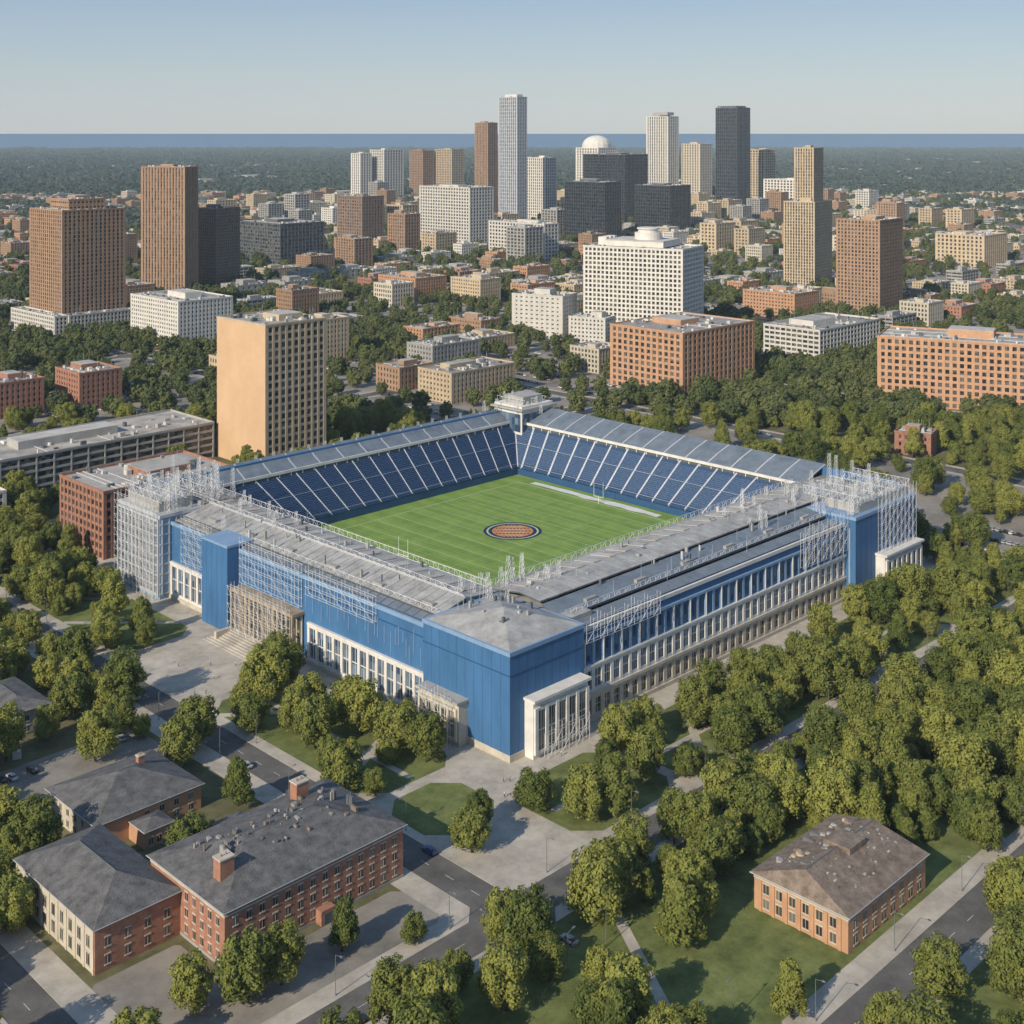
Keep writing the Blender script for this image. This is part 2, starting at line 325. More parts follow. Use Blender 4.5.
mb.build('brick_house',None,(-104,326,0),R45); reg(-104,326,R45,30,26); reg(*W(-99,30),R45,9,10)
mb=MB(); mb.box(0,0,0,35,24.5,8.2,'obrick'); mb.box(-.12,-.12,7.3,35.12,24.62,7.7,'sstone')
for i in range(7):
    s=2+i*3.45; mb.box(-.25,s-.35,0,.05,s+.35,7.3,'obrick')
hwin(mb,'L',2,23,6,(1.2,4.6),2.1,1.5,0); hwin(mb,'R',1,34,8,(1.2,4.6),2.1,1.5,0)
mb.hip(0,0,35,24.5,8.55,4.4,'bshingle',ins=3); mb.box(16,9,9,23,16,13.4,'bshingle')
for i in range(110):
    ex_,ey=rq.uniform(4,31),rq.uniform(3,21); s=rq.uniform(.2,1); zt=8.6+4.2*(1-abs(ey-12.25)/13); mb.box(ex_,ey,9,ex_+s,ey+s*rq.uniform(.4,3),zt+rq.uniform(.05,.35),rq.choice(['roofl','bshingle','grey','bshingle','tan','roofd']))
mb.build('brick_hall',None,(73.6,285.5,0),R45); reg(73.6,285.5,R45,35,24.5)
mb=MB(); mb.box(0,0,0,14,25,7.4,'grey'); mb.hip(0,0,14,25,7.75,2,'shingle'); hwin(mb,'L',1,24,6,(1,4.2),1.7,1.2,0); hwin(mb,'R',1,13,3,(1,4.2),1.7,1.2,0)
mb.build('dark_roofed_house',None,(-150,385,0),R45); reg(-150,385,R45,14,25)
# ---------------------------------------------------------------- stadium
ST=bpy.data.objects.new('football_stadium',None); scene.collection.objects.link(ST); ST.location=(OX,OY,0); ST.rotation_euler=(0,0,R45)
reg(OX,OY,R45,232,222); reg(*W(-7,184),R45,12,36); reg(*W(182,-7),R45,48,12)
U1,V1=230,219
w=MB()
def fb(face,s0,s1,z0,z1,d0,d1,k,mbx=None):
    q=mbx or w
    if face=='L': q.box(-d1,s0,z0,-d0,s1,z1,k)
    else: q.box(s0,-d1,z0,s1,-d0,z1,k)
w.box(0,.01,0,1.5,V1,29,'blue'); w.box(1.5,0,0,U1,1.5,29,'blue')
w.box(U1-1.5,1.5,0,U1,V1,36,'blue'); w.box(1.5,V1-1.5,0,U1-1.5,V1,36,'blue')
w.box(-1.5,-1.5,0,30,36,31,'blue'); w.box(-1.8,-1.8,30.4,30.3,36.3,31.6,'blueL')
w.box(-1.7,-1.7,0,30.2,36.2,2.2,'sstone'); w.box(-1.62,-1.62,24.6,30.12,36.12,24.9,'blued')
w.add([(-1,-1,31.61),(29.5,-1,31.61),(29.5,35.5,31.61),(-1,35.5,31.61),(14,17,36)],[(0,1,4),(1,2,4),(2,3,4),(3,0,4)],'sroof')
for i in range(1,9):
    s=-1.5+i*3.5; w.box(s-.03,-1.54,2.2,s+.03,-1.5,30.4,'blued')
for i in range(1,10):
    s=-1.5+i*3.75; w.box(-1.54,s-.03,2.2,-1.5,s+.03,30.4,'blued')
w.box(-5,139,0,6,156,31,'blue'); w.box(-5.2,138.8,30.5,6.2,156.2,31.3,'blueL')
for i in range(1,5): w.box(-5.05,139+i*3.4-.03,0,-5,139+i*3.4+.03,30.5,'blued')
def arcade(face,s0,s1,z0,z1,n,d,frame,gl='glassb',pw=.9,tr=True,th=.9,bh=.9):
    fb(face,s0,s1,z0,z1,d,d+.12,gl)
    fb(face,s0,s1,z1-th,z1,d+.05,d+.62,frame); fb(face,s0,s1,z0,z0+bh,d+.05,d+.66,frame)
    for i in range(n+1):
        s=s0+(s1-s0)*i/n; fb(face,s-pw/2,s+pw/2,z0-.01,z1+.01,d+.04,d+.75,frame)
    if tr: fb(face,s0,s1,(z0+z1)/2-.15,(z0+z1)/2+.15,d+.03,d+.3,frame)
    for i in range(n):
        s=s0+(s1-s0)*(i+.5)/n; fb(face,s-.1,s+.1,z0+.1,z1-.1,d+.03,d+.28,frame)
fb('L',36,186,0,1.6,0,1.1,'sstone')
for a,b_,n in((37,96,13),(157,185,6)):
    arcade('L',a,b_,1.6,13.5,n,0,'swhite',pw=1.3); fb('L',a-.5,b_+.5,13.5,14.3,0,1,'swhite')
    k=a
    while k<b_:
        zb=random.uniform(15,22); fb('L',k,k+.22,zb,zb+random.uniform(3,8),0,.22,'blueL'); k+=random.choice([1.5,2.2,3.3,4.4])
k=98
while k<138:
    fb('L',k,k+.25,19,19+random.uniform(4,9),0,.22,'blueL'); k+=2.2
fb('L',36.4,138.5,28.2,29.5,-.3,.5,'blueL'); fb('L',156.5,186,28.2,29.5,-.3,.5,'blueL')
fb('L',36.4,138.5,24.8,25.1,0,.2,'blued')
fb('L',99,137,0,3,0,5,'sstone'); fb('L',99,137,16,17,0,5.2,'bstone')
fb('L',99.5,136.5,3,16,0,.6,'glass')
for i in range(14):
    s=99.8+i*2.82; fb('L',s-.4,s+.4,3,16,4.2,5,'bstone'); fb('L',s-.35,s+.35,15.2,15.9,.6,4.2,'bstone'); fb('L',s-.5,s+.5,3,16,.6,1.1,'cream')
for zz in(9.4,): fb('L',99.5,136.6,zz,zz+.5,4.3,4.9,'bstone'); fb('L',99.5,136.5,zz,zz+.6,.6,1,'bstone')
for i in range(8): fb('L',101-i*.8,135+i*.8,0,2.8-i*.35,5+i*1.15,6.15+i*1.15,'pave')
for s in(99.5,135.8): fb('L',s-.7,s+.7,0,3.4,5,12,'sstone')
fb('L',16,34,0,12.5,1.5,5.2,'sstone'); arcade('L',17,33,1.5,11,5,5.2,'cream','glass'); fb('L',15.6,34.4,12.5,13.2,1.5,6.2,'grey')
fb('R',4.5,28,0,16.5,1.5,5,'swhite'); arcade('R',5.3,27.2,1.5,14.8,5,5,'swhite','glass',pw=1.3); fb('R',4,28.5,16.5,17.3,1.5,6.1,'swhite')
fb('R',30.3,182,0,1.4,0,1.2,'sstone')
arcade('R',31,181,1.4,8.2,34,0,'sstone','glass',pw=1.8,th=1.3); fb('R',30.5,182,8.2,9.2,0,1.2,'sstone')
arcade('R',31,181,9.2,17,34,0,'swhite','glassb',pw=1.4,th=1.2); fb('R',30.5,182,17,17.6,0,1.05,'swhite')
for i in range(69):
    s=31.5+i*149/68
    if i%2==0: fb('R',s-.55,s+.55,17.6,25,0,.55,'blueL')
    else: fb('R',s-.7,s+.7,18.6,24,0,.1,'glassb')
    if i%4==0: fb('R',s-.22,s+.22,17.7,25.5,.55,.8,'swhite')
fb('R',30.5,182,25.2,26,0,.8,'blueL'); fb('R',30.5,182,28.4,29.6,-.3,.5,'swhite')
w.box(182,-5,0,229,16,32,'blue'); w.box(181.7,-5.3,31.4,229.3,16.3,32.6,'blueL'); w.box(188,-3,32.6,226,12,36,'grey')
w.box(181.8,-5.2,0,229.2,16,2,'sstone')
for i in range(1,12): w.box(182+i*3.9-.05,-5.06,2,182+i*3.9+.05,-5,31.4,'blued')
fb('R',197,226,0,15,5,9,'swhite'); arcade('R',198,225,1.5,13.5,7,9,'swhite','glass',pw=1.3); fb('R',196.5,226.5,15,15.8,5,10.2,'swhite')
for i in range(5): w.box(181.5,-3+i*3.2,4,182.02,-2.2+i*3.2,28,'blueL')
w.box(-5,186,0,14,218,32,'blueL'); w.box(-3,190,32,12,214,36.5,'grey')
arcade('L',186.5,217.5,1.5,31,11,5,'lgrey','glassb',pw=.6,tr=False)
for i in range(1,8): fb('L',186.5,217.5,1.5+i*3.8,2+i*3.8,5.03,5.5,'lgrey')
for i in range(6): w.box(-5+.8+i*3,185.6,1.5,-4.6+.8+i*3,186,31,'lgrey')
for i in range(8): w.box(-5,185.7,2+i*3.8,14,186,2.5+i*3.8,'lgrey')
w.box(-5.3,185.5,31.4,14.3,218.3,32.6,'lgrey')
w.box(210,202,20,233,222,40,'swhite'); w.box(208,200,38,234,223,39,'grey'); w.box(214,205,40,228,218,44,'grey'); w.box(210.5,201.7,27,229,202.1,36,'glassb'); w.box(209.7,203,27,210.1,220,36,'glassb')
w.build('outer_walls',ST)
rf=MB()
def strip(axis,s0,s1,pan,prof,k,gap=.35,under='dgrey'):
    n=max(1,int(round((s1-s0)/pan))); L0=(s1-s0)/n
    for (a,za),(b_,zb) in zip(prof[:-1],prof[1:]):
        for i in range(n):
            p,q=s0+i*L0+gap/2,s0+(i+1)*L0-gap/2
            if axis=='u': P=[(a,p,za),(b_,p,zb),(b_,q,zb),(a,q,za)]
            else: P=[(p,a,za),(q,a,za),(q,b_,zb),(p,b_,zb)]
            rf.slab(P,.35,k)
        e=.12
        if axis=='u': P=[(a,s0,za-e),(b_,s0,zb-e),(b_,s1,zb-e),(a,s1,za-e)]
        else: P=[(s0,a,za-e),(s1,a,za-e),(s1,b_,zb-e),(s0,b_,zb-e)]
        rf.slab(P,.5,under)
strip('u',36.5,138,4.1,[(1.7,29.3),(5,30.2)],'sroof2'); strip('u',36.5,200,4.1,[(5.5,30.6),(17,33.2),(31,31.8)],'sroof',gap=.25)
strip('v',31,186,4.1,[(1.7,29.3),(7,30)],'sroof2'); strip('v',31,212,4.1,[(8,30.8),(17,32.5)],'sroof2',gap=.3); strip('v',31,212,4.1,[(17.6,33.4),(27,34),(41,31.8)],'sroof',gap=.25)
rf.box(17,31,30,17.5,212,33.3,'glassb')
rf.box(1.6,138,29.3,31,200,29.9,'roof')
rf.box(5,5,29.2,31,36.4,31.55,'roof'); rf.box(30.4,5,29.2,41,41,31.2,'sroof')
rf.box(31,41.5,30.6,31.7,210,31.7,'lgrey'); rf.box(31.8,41,30.6,214,41.7,31.7,'lgrey')
rf.box(17-.2,37,33.2,17.2,199,33.5,'lgrey')
strip('v',10,210,13.6,[(211,31.5),(216,34),(219.6,36.8)],'sroof2',gap=.9,under='lgrey')
strip('u',38,202,12.8,[(214,31.5),(222,34.4),(230.6,36.8)],'sroof2',gap=.9,under='lgrey')
rf.box(30,210.4,30.4,210,211,31.6,'swhite'); rf.box(213.2,40,30.4,213.9,202,31.6,'swhite')
rf.box(14.3,186,29,31,219,33.5,'roof'); rf.box(214,16.5,29,229,38,32.5,'roof')
r=random.Random(5)
for i in range(19):
    y=42+i*8.3; rf.slab([(20,y,33.2),(27.5,y,32.5),(27.5,y+3.6,32.5),(20,y+3.6,33.2)],.25,'roofl')
    if i%3==0: rf.box(7.5,y,30.6,9,y+5,32.2,'grey')
for i in range(21):
    x=36+i*8.3; rf.slab([(x,29,34),(x+3.8,29,34),(x+3.8,38,32.6),(x,38,32.6)],.25,'roofl')
    if i%3==1: rf.box(x,10,30.9,x+5,11.4,32.4,'grey')
for i in range(60):
    if r.random()<.5: a,b_=r.uniform(6,28),r.uniform(40,195)
    else: a,b_=r.uniform(35,205),r.uniform(9,38)
    s=r.uniform(.3,.9); rf.box(a,b_,30.8,a+s,b_+s*r.uniform(.5,2),33.6+r.uniform(.2,1),r.choice(['lgrey','grey','dgrey']))
for i in range(16):
    a,b_=r.uniform(7,26),r.uniform(7,32); rf.box(a,b_,31.5,a+.8,b_+.8,34.5+r.random()*1.5,r.choice(['lgrey','grey','dgrey']))
rf.build('roofs',ST)
se=MB(); NR=24
def rect(t): return (60-41*t,197+17*t,68-43*t,192+19*t)
zr=lambda t:13+16*t
for i in range(NR):
    t0,t1=i/NR,(i+1)/NR; a=rect(t0);b_=rect(t1); z0,z1=zr(t0),zr(t1)
    c0=[(a[0],a[2]),(a[1],a[2]),(a[1],a[3]),(a[0],a[3])]; c1=[(b_[0],b_[2]),(b_[1],b_[2]),(b_[1],b_[3]),(b_[0],b_[3])]
    for j in range(4):
        k=(j+1)%4; p,q=c0[j],c0[k]; P,Q=c1[j],c1[k]; sm='seat2' if (j==1 and 2<i<22) else 'seat'
        se.poly([p+(z0,),q+(z0,),q+(z1,),p+(z1,)],'seat'); se.poly([p+(z1,),q+(z1,),Q+(z1,),P+(z1,)],sm)
def aisle(p,q,z0,z1,wd,k='aisle'):
    p=Vector(p);q=Vector(q);d=(q-p).normalized();n=Vector((-d.y,d.x))*wd/2
    se.slab([(p.x+n.x,p.y+n.y,z0),(p.x-n.x,p.y-n.y,z0),(q.x-n.x,q.y-n.y,z1),(q.x+n.x,q.y+n.y,z1)],.4,k)
zo=.72
for i in range(15):
    s=64+i*9.2; aisle((s,192),(s+(s-128)*.13,211),13+zo,29+zo,.4); aisle((s,68),(s,25),13+zo,29+zo,.8)
for i in range(14):
    s=70+i*9.2; aisle((197,s),(214,s+(s-131)*.13),13+zo,29+zo,.9); aisle((60,s),(19,s),13+zo,29+zo,.8)
for p,q in(((197,192),(214,211)),((60,192),(19,211)),((197,68),(214,25)),((60,68),(19,25))): aisle(p,q,13+zo,29+zo,.6)
for t in(.02,.5,.98):
    a=rect(t); z=zr(t)
    for x0,y0,x1,y1 in((a[0],a[2],a[1],a[2]),(a[0],a[3],a[1],a[3]),(a[0],a[2],a[0],a[3]),(a[1],a[2],a[1],a[3])):
        se.tube((x0,y0,z+1.9),(x1,y1,z+1.9),.08,.08,4,'aisle')
for (x0,y0,x1,y1) in((59.5,67.5,197.5,68),(59.5,192,197.5,192.5),(59.5,68,60,192),(197,68,197.5,192)): se.box(x0,y0,9,x1,y1,13.9,'blued')
for (x0,y0,x1,y1) in((19,211.02,214,211.6),(214.02,25,214.6,211)): se.box(x0,y0,27,x1,y1,31.4,'dgrey')
for i in range(30):
    s=24+i*6.2; se.box(s,210.6,29,s+.4,211,31.4,'swhite')
    if s>45: se.box(213.6,s,29,214,s+.4,31.4,'swhite')
se.build('seating_bowl',ST)
fd=MB(); fd.box(58,66,8,199,194,9.99,'turf')
F0,F1,G0,G1=70,187,78,182
def line(x0,y0,x1,y1,z=10.004,k='turfwhite'): fd.poly([(x0,y0,z),(x1,y0,z),(x1,y1,z),(x0,y1,z)],k)
for i in range(21):
    x=F0+9+(F1-F0-18)*i/20
    wd=.14 if i%2==0 else .05
    line(x-wd,G0+.6,x+wd,G1-.6)
line(F0-.3,G0-.3,F1+.3,G0+.1,10.008); line(F0-.3,G1-.1,F1+.3,G1+.3,10.008); line(F0-.3,G0+.1,F0+.2,G1-.1,10.008); line(F1-.2,G0+.1,F1+.3,G1-.1,10.008)
for i in range(91):
    x=F0+9+(F1-F0-18)*i/90
    for y in(G0+35,G1-35): line(x-.08,y-.4,x+.08,y+.4,10.012)
rc=random.Random(15)
P=[(189,98)]+[(189+rc.uniform(-.8,.8),98+i*7) for i in range(1,11)]+[(189,176)]+[(193,176)]+[(193.5+rc.uniform(-.6,.6),98+i*7) for i in range(10,0,-1)]+[(193,98)]
fd.poly([(x,y,10.02) for x,y in P],'cover')
def disc(r0,r1,z,k,n=48,cx=129.8,cy=128.6):
    fd.add([(cx+r0*math.cos(6.28318*i/n),cy+r0*math.sin(6.28318*i/n),z) for i in range(n)]+[(cx+r1*math.cos(6.28318*i/n),cy+r1*math.sin(6.28318*i/n),z) for i in range(n)],[(i,n+i,n+(i+1)%n,(i+1)%n) for i in range(n)],k)
disc(0.01,12.5,10.02,'navy'); disc(10.4,11.2,10.026,'turfwhite'); disc(.01,8.8,10.03,'orange')
for k in range(-4,5):
    h=math.sqrt(max(0,8.2**2-(k*1.9)**2)); cx,cy=129.8,128.6
    for s in np.arange(-h,h-1,1.5):
        if abs(k)%2==0 or abs(s)<h*.6:
            P=[(s,k*1.9-.5),(s+.95,k*1.9-.5),(s+.95,k*1.9+.5),(s,k*1.9+.5)]
            fd.poly([(cx+(x-y)*C*1.0,cy-(x+y)*C,10.036) for x,y in P][::-1],'navy' if (k%2==0) else 'turfwhite')
for gx in(F0,F1):
    fd.tube((gx,130,10),(gx,130,13),.12,.12,6,'lamp'); fd.tube((gx,127.2,13),(gx,132.8,13),.1,.1,6,'lamp')
    for gy in(127.2,132.8): fd.tube((gx,gy,13),(gx,gy,20),.09,.07,6,'lamp')
fd.build('playing_field',ST)
tr=MB()
def mast(x,y,z,h,wd=2,k='scaf'):
    for cx in(-1,1):
        for cy in(-1,1): tr.tube((x+cx*wd/2,y+cy*wd/2,z),(x+cx*wd/4,y+cy*wd/4,z+h),.075,.055,4,k)
    n=max(1,int(h/1.6))
    for i in range(n):
        z0=z+i*h/n;z1=z+(i+1)*h/n; a=wd/2*(1-.5*i/n)
        for (p,q) in(((-a,-a),(a,-a)),((a,-a),(a,a)),((a,a),(-a,a)),((-a,a),(-a,-a))): tr.tube((x+p[0],y+p[1],z0),(x+q[0],y+q[1],z1),.05,.05,3,k)
def truss(p,q,h=2.2,k='scaf'):
    p=Vector(p);q=Vector(q);n=max(2,int((q-p).length/2.6)); up=Vector((0,0,h))
    tr.tube(p,q,.09,.09,4,k);tr.tube(p+up,q+up,.09,.09,4,k)
    for i in range(n):
        a=p.lerp(q,i/n);b_=p.lerp(q,(i+1)/n); tr.tube(a,b_+up,.06,.06,3,k) if i%2 else tr.tube(a+up,b_,.06,.06,3,k); tr.tube(b_,b_+up,.06,.06,3,k)
def scaffold(face,s0,s1,z0,z1,d,k='scaf',st=3):
    n=int((s1-s0)/st); m_=int((z1-z0)/2.6)
    P=lambda s,z,dd:(-dd,s,z) if face=='L' else (s,-dd,z)
    for dd in(d,d+1.3):
        for i in range(n+1): s=s0+(s1-s0)*i/n; tr.tube(P(s,z0,dd),P(s,z1+(i*7%5)*.6,dd),.07,.07,4,k)
        for j in range(m_+1): z=z0+(z1-z0)*j/m_; tr.tube(P(s0-.4,z,dd),P(s1+.4,z,dd),.06,.06,4,k)
    for i in range(n):
        for j in range(m_):
            if (i+j)%2==0:
                s=s0+(s1-s0)*i/n; z=z0+(z1-z0)*j/m_; tr.tube(P(s,z,d+1.3),P(s+(s1-s0)/n,z+(z1-z0)/m_,d+1.3),.05,.05,3,k)
scaffold('L',187,217,0,36,6.2); scaffold('L',157,176,14,33,.4); scaffold('L',100,136,3,18.5,5.6,'scaf',2.4); scaffold('L',60,96,24,32,.6,'scaf',4)
scaffold('R',198,226,15.8,37,5.6); scaffold('R',30.5,66,25.5,31.5,1,'scaf',3); scaffold('R',150,181,20,33,1); scaffold('R',8,26,0,7,6.2); scaffold('L',18,32,0,14,6.6,'scaf',2.4)
scaffold('L',100,136,18.5,33,.6,'scaf',4)
for x in(-3,2,8,16,24): truss((x,188,36.5),(x,216,36.5),3)
for y in(190,199,207,215): truss((-4,y,36.5),(26,y,36.5),3)
for i in range(26): mast(r.uniform(-4,28),r.uniform(185,217),33,r.uniform(5,15),1.6)
for y in(-3,3,11,20): truss((184,y,36),(227,y,36),3)
for x in(188,198,208,218,226): truss((x,-4,36),(x,22,36),3)
for i in range(28): mast(r.uniform(176,228),r.uniform(-3,28),33,r.uniform(5,14),1.6)
for x in(212,220,228): truss((x,202,40),(x,222,40),3)
for i in range(10): mast(r.uniform(200,232),r.uniform(194,222),37,r.uniform(4,10),1.3)
truss((31.3,42,31.8),(31.3,208,31.8),2); truss((32,41.3,31.8),(210,41.3,31.8),2)
truss((6,38,30.5),(6,138,30.5),1.6); truss((32,8,31),(186,8,31),1.6); truss((17,38,33.7),(17,198,33.7),1.4)
for i in range(20): mast(r.uniform(20,52),r.uniform(28,48),31.5,r.uniform(3,8),1.3)
for i in range(16): mast(r.uniform(140,205),r.uniform(4,38),31.5,r.uniform(3,9),1.2)
for i in range(14): mast(r.uniform(4,30),r.uniform(140,200),31,r.uniform(3,8),1.2)
for i in range(20): mast(24+i*9.4,220,36,2.4,1,'lgrey')
for i in range(150):
    x,y=r.choice([(r.uniform(2,30),r.uniform(150,200)),(r.uniform(150,210),r.uniform(2,40)),(r.uniform(2,42),r.uniform(30,44)),(r.uniform(2,30),r.uniform(36,200)),(r.uniform(36,210),r.uniform(2,40))]); tr.tube((x,y,30),(x+r.uniform(-.3,.3),y,r.uniform(34.5,38)),.07,.04,4,'lgrey')
tr.build('scaffolding_and_trusses',ST)
# ---------------------------------------------------------------- ground sheets
xs=sorted(set([-300000,-60000,-14000,-5000]+list(range(-2500,2501,250))+[5000,14000,60000,300000]))
ys=sorted(set([-5000,-1000]+list(range(0,4001,250))+[6000,9000,14000,30000,80000,300000]))
g=MB(); nx=len(xs)
g.add([(x,y,0) for y in ys for x in xs],[(j*nx+i,j*nx+i+1,(j+1)*nx+i+1,(j+1)*nx+i) for j in range(len(ys)-1) for i in range(nx-1)],'ground')
g.build('ground')
g=MB()
nsh=60
sh=[(-40000+80000*i/nsh,13800+rng.normal()*260,.6) for i in range(nsh+1)]
vs=sh+[(x,40000,.6) for x,_,_ in sh]+[(x*7,300000,.6) for x,_,_ in sh]
n1=nsh+1
g.add(vs,[(i,i+1,n1+i+1,n1+i) for i in range(nsh)]+[(n1+i,n1+i+1,2*n1+i+1,2*n1+i) for i in range(nsh)],'sea'); g.build('sea')
UL=[-390,-255,-145,-52,262]+[262+133*i for i in range(1,24)]
VL=[-520,-385,-250,-128,-53,308]+[308+130*i for i in range(1,24)]
a=MB()
for i in range(len(UL)-1):
    for j in range(len(VL)-1):
        a.poly([(UL[i],VL[j],.02),(UL[i+1],VL[j],.02),(UL[i+1],VL[j+1],.02),(UL[i],VL[j+1],.02)],'asphalt')
a.build('road',None,(OX,OY,0),R45)
pv=MB(); lw=MB(); lt=MB(); pk=MB(); mk=MB()
blocks=[]
for i in range(len(UL)-1):
    for j in range(len(VL)-1):
        u0,u1,v0,v1=UL[i]+5,UL[i+1]-5,VL[j]+5,VL[j+1]-5
        X,Y=W((u0+u1)/2,(v0+v1)/2)
        if Y<150 or Y>3700 or abs(X)>.5*Y+260: continue
        c=4; P=[(u0+c,v0),(u1-c,v0),(u1,v0+c),(u1,v1-c),(u1-c,v1),(u0+c,v1),(u0,v1-c),(u0,v0+c)]
        pv.prism(P,0,.14,'pave'); blocks.append((u0,u1,v0,v1,X,Y))
def chamf(q,u0,u1,v0,v1,k,c=3,z=.15):
    q.poly([(u0+c,v0,z),(u1-c,v0,z),(u1,v0+c,z),(u1,v1-c,z),(u1-c,v1,z),(u0+c,v1,z),(u0,v1-c,z),(u0,v0+c,z)],k)
for ul in(-145,-52):
    v=-240
    while v<300:
        if min(abs(v+1.5-x) for x in VL)>9: mk.box(ul-.07,v,.02,ul+.07,v+3,.026,'paint')
        v+=9
for vl in(-128,-53):
    u=-250
    while u<420:
        if min(abs(u+1.5-x) for x in UL)>9: mk.box(u,vl-.07,.02,u+3,vl+.07,.026,'paint')
        u+=9
# ---------------------------------------------------------------- filler architecture templates
low=[];mid=[]
specs=[(34,26,11,'brick',PU,'roof'),(44,30,9,'tan',PU,'roofl'),(48,36,8,'grey',dict(sh=2.4,ps=8,pw=5),'roof'),(40,24,15,'obrick',PU,'roof'),(30,30,19,'cream',GR,'roof'),
       (46,22,13,'grey',HB,'roofd'),(36,30,24,'brown',PU,'roof'),(26,22,9,'tan',PU,'roofd'),(48,40,7,'grey',dict(sh=2.6,ps=9,pw=6),'roofl'),(38,20,17,'white',GR,'roof'),
       (52,28,12,'tan',PU,'roof'),(24,44,10,'brown',PU,'roof')]
for i,(a_,b_,h,wl,st,ro) in enumerate(specs):
    mb=MB(); block(mb,a_,b_,h,wl,roof=ro,seed=i,**st)
    low.append((mb.mesh('low_rise'),a_,b_,wl))
for i,(a_,b_,h,wl,st,ro) in enumerate([(40,34,38,'white',dict(sh=2,ps=6,pw=2.5),'roofl'),(46,36,30,'tan',dict(sh=2,ps=6,pw=3),'roof'),(34,34,50,'grey',dict(sh=1.5,ps=6,pw=2),'roofl'),(48,30,38,'tan',dict(sh=2,ps=6,pw=3),'roof'),(50,40,26,'cream',dict(sh=2,ps=7,pw=3),'roofl'),(30,40,50,'brown',dict(sh=1.5,ps=5,pw=2.5),'roof')]):
    mb=MB(); block(mb,a_,b_,h,wl,roof=ro,seed=i,fh=4.5,**st); mid.append((mb.mesh('mid_rise'),a_,b_,wl))
cname={'brick':'brick','tan':'tan','white':'white','obrick':'orange_brick','cream':'cream','grey':'grey','brown':'brown','dbrown':'dark_brown'}
rb=random.Random(21)
treeblk=[]; lotcars=[[],[],[]]
for (u0,u1,v0,v1,X,Y) in blocks:
    if u0<261 and v0<307: continue
    downtown=(1750<Y<3500 and -600<X<850)
    pw_=.38 if Y<1050 else (.5 if Y<1500 else .62)
    if Y<1100 and X>100: pw_=.28
    if 1150<Y<1500 and -120<X<150: pw_=.25
    urban=rb.random()<(.8 if downtown else (.45 if Y<1100 else .6))
    (lt if urban else pk).poly([(u0+3,v0+3,.15),(u1-3,v0+3,.15),(u1-3,v1-3,.15),(u0+3,v1-3,.15)],'lot' if urban else 'park')
    treeblk.append((u0+2,u1-2,v0+2,v1-2,(.22 if urban else (.66 if Y<1150 else .48)),Y))
    for a_ in(0,1):
        for b_ in(0,1):
            if rb.random()<pw_:
                if downtown and rb.random()<.25: me,wa,wb,cl=rb.choice(mid); nm=cname[cl]+'_mid_rise_building'
                else: me,wa,wb,cl=rb.choice(low); nm=cname[cl]+'_low_rise_building'
                uu=u0+4+a_*(u1-u0)/2+rb.uniform(0,7); vv=v0+4+b_*(v1-v0)/2+rb.uniform(0,7)
                ok=True
                for pa in(0,.5,1):
                    for pb in(0,.5,1):
                        if blocked(*W(uu+pa*wa,vv+pb*wb),8): ok=False
                if ok:
                    xx,yy=W(uu,vv); s=rb.uniform(.85,1.1); place(me,nm,(xx,yy,.14),R45,None,(s,s,rb.uniform(.7,1.2))); reg(xx,yy,R45,wa*s,wb*s)
            elif urban and Y<2300 and rb.random()<.75:
                for ru in range(3):
                    for k in range(14):
                        if rb.random()<.35: continue
                        uu=u0+10+a_*(u1-u0)/2+ru*15; vv=v0+8+b_*(v1-v0)/2+k*3
                        xx,yy=W(uu,vv)
                        if not blocked(xx,yy,3): lotcars[rb.randrange(3)].append((xx,yy))
                        lt.box(uu-2.6,vv+1.45,.15,uu+2.6,vv+1.58,.156,'paint')
chamf(pk,-133,-64,-41,296,'park')
for q in((-250,-151,-40,296),): chamf(pk,*q,'park')
chamf(lw,-133,256,-119,-62,'grass'); chamf(lw,-246,-152,-119,-62,'grass')
for u0,u1 in((-246,-152),(-133,-62),(-40,256)): chamf(lw,u0,u1,-240,-137,'grass',z=.152)
for (a_,b_,c_,d_) in((-43,-10,10,92),(-42,-12,148,232),(-44,-19,-19,6),(-16,24,-44,-12),(28,126,-44,-11),(131,178,-44,-11),(184,250,-44,-14)):
    chamf(lw,a_,b_,c_,d_,'grass',c=6,z=.156)
chamf(pk,-42,-12,240,298,'park',z=.156); chamf(pk,60,250,236,299,'park',z=.156)
chamf(lt,-133,-64,-43,-26,'lot',c=2,z=.162); chamf(lt,-133,-112,-26,-8,'lot',c=1,z=.166); chamf(lt,-128,-66,70,96,'lot',c=1,z=.166); chamf(lt,-40,60,-120,-117,'pave',c=1,z=.166)
def path(pts,wd,z,q=lt):
    for (a_,b_) in zip(pts[:-1],pts[1:]):
        p=Vector(a_);r2=Vector(b_);d=(r2-p).normalized();n_=Vector((-d.y,d.x))*wd/2
        q.poly([(p.x+n_.x,p.y+n_.y,z),(p.x-n_.x,p.y-n_.y,z),(r2.x-n_.x,r2.y-n_.y,z),(r2.x+n_.x,r2.y+n_.y,z)],'pave')
path([(-44,22),(-10,40)],3,.170); path([(-44,84),(-10,58)],2.6,.174); path([(-27,12),(-27,90)],2,.178); path([(34,-45),(66,-11)],2.6,.17); path([(76,-11),(120,-45)],2.4,.174); path([(-12,-28),(240,-28)],2,.178); path([(-30,-62),(-60,-110)],2.6,.178); path([(60,-62),(90,-118)],2.4,.17); path([(100,-118),(220,-62)],2.4,.174); path([(-42,225),(-12,195)],2.2,.17); path([(-42,190),(-12,160)],2.2,.174); path([(-128,60),(-66,66)],2,.17); path([(-100,100),(-66,180)],2.4,.17); path([(-130,130),(-66,120)],2.2,.174)
